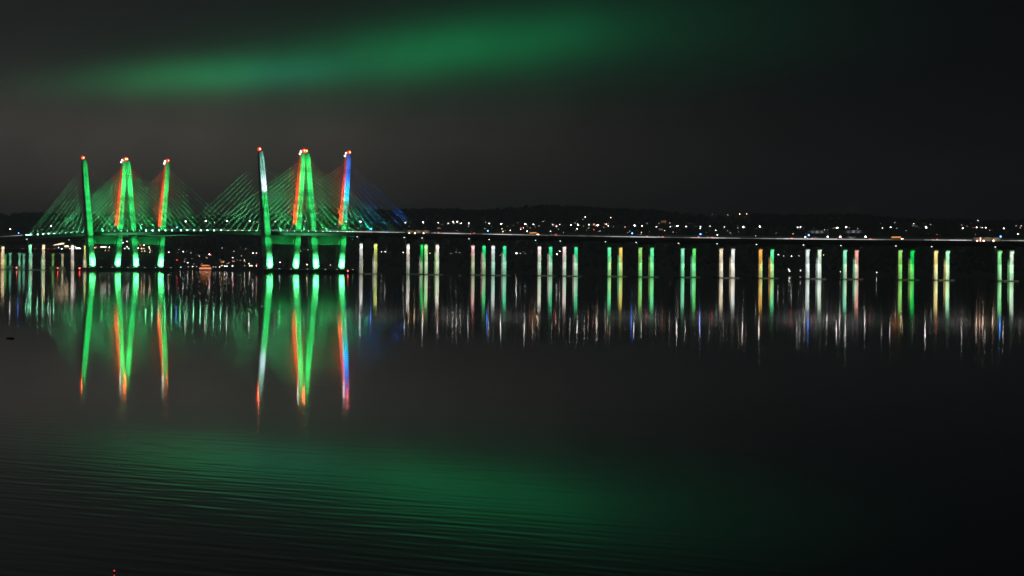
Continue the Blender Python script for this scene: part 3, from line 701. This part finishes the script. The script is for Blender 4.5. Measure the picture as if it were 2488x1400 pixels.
# ------------------------------------------------------------------ water
def build_water():
    v = [(-6000, -300, 0), (6000, -300, 0), (6000, 4560, 0), (-6000, 4560, 0)]
    me = bpy.data.meshes.new('water'); me.from_pydata(v, [], [(0, 1, 2, 3)])
    m, nt, out = new_mat('river_water'); N = nt.nodes; Lk = nt.links
    def math_(op, a, b=None, c=None):
        n = N.new('ShaderNodeMath'); n.operation = op
        for i, x in enumerate((a, b, c)):
            if x is None: continue
            if isinstance(x, (int, float)): n.inputs[i].default_value = x
            else: Lk.new(x, n.inputs[i])
        return n.outputs[0]
    geo = N.new('ShaderNodeNewGeometry'); sep = N.new('ShaderNodeSeparateXYZ'); Lk.new(geo.outputs['Position'], sep.inputs[0])
    X, Y = sep.outputs['X'], sep.outputs['Y']
    wn = N.new('ShaderNodeTexNoise'); wn.inputs['Scale'].default_value = .05; wn.inputs['Detail'].default_value = 2
    Lk.new(geo.outputs['Position'], wn.inputs['Vector'])
    warp = math_('MULTIPLY', wn.outputs['Fac'], 9.0)
    # patchy wash near the bank: strongest close by and to the left
    pn = N.new('ShaderNodeTexNoise'); pn.inputs['Scale'].default_value = .035; pn.inputs['Detail'].default_value = 3
    Lk.new(geo.outputs['Position'], pn.inputs['Vector'])
    fade = N.new('ShaderNodeMapRange'); fade.interpolation_type = 'SMOOTHSTEP'
    fade.inputs['From Min'].default_value = 40; fade.inputs['From Max'].default_value = 100; fade.inputs['To Min'].default_value = 1; fade.inputs['To Max'].default_value = 0
    Lk.new(math_('ADD', Y, math_('MULTIPLY', X, 2.2)), fade.inputs['Value'])
    fx = N.new('ShaderNodeMapRange'); fx.interpolation_type = 'SMOOTHSTEP'
    fx.inputs['From Min'].default_value = -3; fx.inputs['From Max'].default_value = 11; fx.inputs['To Min'].default_value = 1; fx.inputs['To Max'].default_value = .28
    Lk.new(X, fx.inputs['Value'])
    pr = N.new('ShaderNodeMapRange'); pr.inputs['From Min'].default_value = .3; pr.inputs['From Max'].default_value = .65; pr.inputs['To Min'].default_value = .35; pr.inputs['To Max'].default_value = 1.15
    Lk.new(pn.outputs['Fac'], pr.inputs['Value'])
    amp = math_('MULTIPLY', math_('MULTIPLY', fade.outputs['Result'], fx.outputs['Result']), pr.outputs['Result'])
    sx_tot, sy_tot = None, None
    def add(a, b): return b if a is None else math_('ADD', a, b)
    for (wl, ang, A, ph, wf) in ((1.15, 50, .0054, 0, 2.0), (.72, 41, .0044, 1.7, 2.8), (1.9, 60, .0030, 4.0, 1.2), (.45, 47, .0030, 2.2, 3.4), (.86, 64, .0040, 5.1, 2.4)):
        kx, ky = 2*math.pi/wl*math.cos(math.radians(ang)), 2*math.pi/wl*math.sin(math.radians(ang))
        phs = math_('ADD', math_('ADD', math_('MULTIPLY', X, kx), math_('MULTIPLY', Y, ky)), math_('ADD', math_('MULTIPLY', warp, wf), ph))
        sn = math_('MULTIPLY', math_('SINE', phs), A)
        sx_tot = add(sx_tot, math_('MULTIPLY', sn, math.cos(math.radians(ang)))); sy_tot = add(sy_tot, math_('MULTIPLY', sn, math.sin(math.radians(ang))))
    sx = math_('MULTIPLY', sx_tot, amp); sy = math_('MULTIPLY', sy_tot, amp)
    # very faint long swell everywhere so that mirrored lights break into short bars
    far_n = N.new('ShaderNodeTexNoise'); far_n.inputs['Scale'].default_value = 1.0; far_n.inputs['Detail'].default_value = 3
    mp = N.new('ShaderNodeVectorMath'); mp.operation = 'MULTIPLY'; mp.inputs[1].default_value = (.12, .5, 1); Lk.new(geo.outputs['Position'], mp.inputs[0]); Lk.new(mp.outputs[0], far_n.inputs['Vector'])
    sy = math_('ADD', sy, math_('MULTIPLY', math_('SUBTRACT', far_n.outputs['Fac'], .5), .003))
    comb = N.new('ShaderNodeCombineXYZ'); Lk.new(math_('MULTIPLY', sx, -1), comb.inputs[0]); Lk.new(math_('MULTIPLY', sy, -1), comb.inputs[1]); comb.inputs[2].default_value = 1
    nm = N.new('ShaderNodeVectorMath'); nm.operation = 'NORMALIZE'; Lk.new(comb.outputs[0], nm.inputs[0])
    g = N.new('ShaderNodeBsdfAnisotropic' if False else 'ShaderNodeBsdfGlossy'); g.distribution = 'GGX'
    g.inputs['Color'].default_value = (1, 1, 1, 1); g.inputs['Roughness'].default_value = .038
    Lk.new(nm.outputs[0], g.inputs['Normal'])
    d = N.new('ShaderNodeBsdfDiffuse'); d.inputs['Color'].default_value = (.006, .008, .008, 1)
    fr = N.new('ShaderNodeFresnel'); fr.inputs['IOR'].default_value = 1.33; Lk.new(nm.outputs[0], fr.inputs['Normal'])
    mx = N.new('ShaderNodeMixShader'); Lk.new(fr.outputs[0], mx.inputs['Fac']); Lk.new(d.outputs[0], mx.inputs[1]); Lk.new(g.outputs[0], mx.inputs[2])
    Lk.new(mx.outputs[0], out.inputs['Surface'])
    me.materials.append(m)
    o = bpy.data.objects.new('water', me); COL.objects.link(o); tag(o, 'calm dark river mirroring the lights', None, None, 'structure')
build_water()

# ------------------------------------------------------------------ night sky: warm glow, a green lit cloud bank, and added glow out of view
w = bpy.data.worlds.new('World'); scene.world = w; w.use_nodes = True
nt = w.node_tree; nt.nodes.clear(); N, Lk = nt.nodes, nt.links
def wm(op, a, b=None, c=None):
    n = N.new('ShaderNodeMath'); n.operation = op
    for i, x in enumerate((a, b, c)):
        if x is None: continue
        if isinstance(x, (int, float)): n.inputs[i].default_value = x
        else: Lk.new(x, n.inputs[i])
    return n.outputs[0]
tc = N.new('ShaderNodeTexCoord'); sp = N.new('ShaderNodeSeparateXYZ'); Lk.new(tc.outputs['Generated'], sp.inputs[0])
az = wm('ARCTAN2', sp.outputs['X'], sp.outputs['Y'])        # azimuth from the view over the river, radians
el = wm('ARCSINE', sp.outputs['Z'])
nz = N.new('ShaderNodeTexNoise'); nz.inputs['Scale'].default_value = 26; nz.inputs['Detail'].default_value = 4; nz.inputs['Roughness'].default_value = .55
Lk.new(tc.outputs['Generated'], nz.inputs['Vector'])
def gauss(a0, e0, sa, se, tilt=0.0):
    da = wm('SUBTRACT', az, a0); de = wm('SUBTRACT', wm('SUBTRACT', el, e0), wm('MULTIPLY', da, tilt))
    x = wm('DIVIDE', da, sa); y = wm('DIVIDE', de, se)
    return wm('EXPONENT', wm('MULTIPLY', wm('ADD', wm('MULTIPLY', x, x), wm('MULTIPLY', y, y)), -1.0))
terms = []
def term(fac, col, amp):
    v = N.new('ShaderNodeVectorMath'); v.operation = 'SCALE'; v.inputs[0].default_value = tuple(c*amp for c in col); Lk.new(fac, v.inputs['Scale'])
    terms.append(v.outputs[0])
def pe(px, py): 
    q, e = px_dir(px, py); return math.atan(q), math.atan(e)
soft = wm('ADD', wm('MULTIPLY', nz.outputs['Fac'], 1.0), .5)
a, e = pe(330, 350); term(wm('MULTIPLY', gauss(a, e, .128, .0205), soft), (1, .78, .68), .058)
a, e = pe(60, 40); term(gauss(a, e, .15, .03), (1, .93, .86), .006)
a, e = pe(1000, 430); term(gauss(a, e, .2, .035), (1, .97, .96), .0022)
a, e = pe(470, 190); term(wm('MULTIPLY', gauss(a, e, .038, .0060, .07), soft), (.0, 1, .27), .128)
a, e = pe(700, 178); term(gauss(a, e, .022, .005, .08), (.0, .5, .62), .050)
a, e = pe(1080, 122); term(wm('MULTIPLY', gauss(a, e, .044, .0090, .12), soft), (.0, 1, .26), .108)
a, e = pe(1330, 92); term(wm('MULTIPLY', gauss(a, e, .06, .015, .06), soft), (.0, 1, .32), .022)
a, e = pe(820, 150); term(gauss(a, e, .05, .009, .1), (.0, 1, .36), .030)
a, e = pe(950, 150); term(wm('MULTIPLY', gauss(a, e, .10, .022, .09), soft), (.0, 1, .40), .014)
a, e = pe(1650, 60); term(gauss(a, e, .07, .02, .02), (.05, 1, .5), .006)
up_ = N.new('ShaderNodeMapRange'); up_.interpolation_type = 'SMOOTHSTEP'; up_.inputs['From Min'].default_value = .35; up_.inputs['From Max'].default_value = .9; Lk.new(sp.outputs['Z'], up_.inputs['Value'])
term(up_.outputs['Result'], (.9, 1, .98), .012)  # faint overhead glow, added above the view to lift haze and hills
bk = N.new('ShaderNodeMapRange'); bk.interpolation_type = 'SMOOTHSTEP'; bk.inputs['From Min'].default_value = -.1; bk.inputs['From Max'].default_value = -.8; Lk.new(sp.outputs['Y'], bk.inputs['Value'])
term(bk.outputs['Result'], (.95, 1, .95), .012)  # matching glow added behind the camera, unseen, for the same fill
term(gauss(-1.05, .28, .46, .3), (.85, 1, .97), .38)      # added glow out of view at left, brightens haze and hills
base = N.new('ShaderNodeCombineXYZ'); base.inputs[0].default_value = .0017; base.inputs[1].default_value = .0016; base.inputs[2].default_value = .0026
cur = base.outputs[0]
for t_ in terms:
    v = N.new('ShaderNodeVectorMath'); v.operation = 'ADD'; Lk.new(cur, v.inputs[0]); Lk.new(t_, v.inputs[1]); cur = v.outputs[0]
sky = N.new('ShaderNodeTexSky'); sky.sky_type = 'NISHITA'; sky.sun_disc = False; sky.sun_elevation = math.radians(-9); sky.sun_rotation = math.radians(200)
sk = N.new('ShaderNodeVectorMath'); sk.operation = 'SCALE'; sk.inputs['Scale'].default_value = .05; Lk.new(sky.outputs[0], sk.inputs[0])
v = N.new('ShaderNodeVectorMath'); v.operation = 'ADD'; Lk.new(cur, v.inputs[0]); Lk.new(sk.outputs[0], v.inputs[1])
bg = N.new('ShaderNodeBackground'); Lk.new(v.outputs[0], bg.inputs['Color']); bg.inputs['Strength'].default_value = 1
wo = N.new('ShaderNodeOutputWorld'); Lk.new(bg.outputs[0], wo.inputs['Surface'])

# ------------------------------------------------------------------ thin night haze over the river
hz = MB(); hz.box((0, 3900, 150), (7600, 8600, 310), M['glass'])
hm, hnt, hout = new_mat('night_haze')
pv = hnt.nodes.new('ShaderNodeVolumePrincipled'); pv.inputs['Color'].default_value = (.9, .95, .95, 1); pv.inputs['Density'].default_value = .00009; pv.inputs['Anisotropy'].default_value = .6
hnt.links.new(pv.outputs[0], hout.inputs['Volume'])
hz.mats = [hm]
ho = hz.build('haze'); tag(ho, 'thin night haze over the river', None, None, 'stuff')

# ------------------------------------------------------------------ camera and render settings
cd = bpy.data.cameras.new('camera'); cd.sensor_width = 36; cd.lens = 36*F/2488; cd.clip_end = 20000; cd.clip_start = .5
cam = bpy.data.objects.new('camera', cd); COL.objects.link(cam)
pitch = math.atan(-HZ/F)
cam.matrix_world = Matrix.Translation((0, 0, CAM_H)) @ Matrix.Rotation(math.pi/2 - pitch, 4, 'X') @ Matrix.Rotation(ROLL, 4, 'Z')
scene.camera = cam
scene.render.engine = 'CYCLES'
cy = scene.cycles
cy.max_bounces = 5; cy.diffuse_bounces = 2; cy.glossy_bounces = 3; cy.caustics_reflective = False; cy.caustics_refractive = False
cy.use_adaptive_sampling = False; cy.use_denoising = True; cy.denoiser = 'OPENIMAGEDENOISE'; cy.use_light_tree = True; cy.sample_clamp_indirect = 40; cy.blur_glossy = 0
scene.view_settings.view_transform = 'Standard'; scene.view_settings.look = 'None'; scene.view_settings.exposure = 0; scene.view_settings.gamma = 1
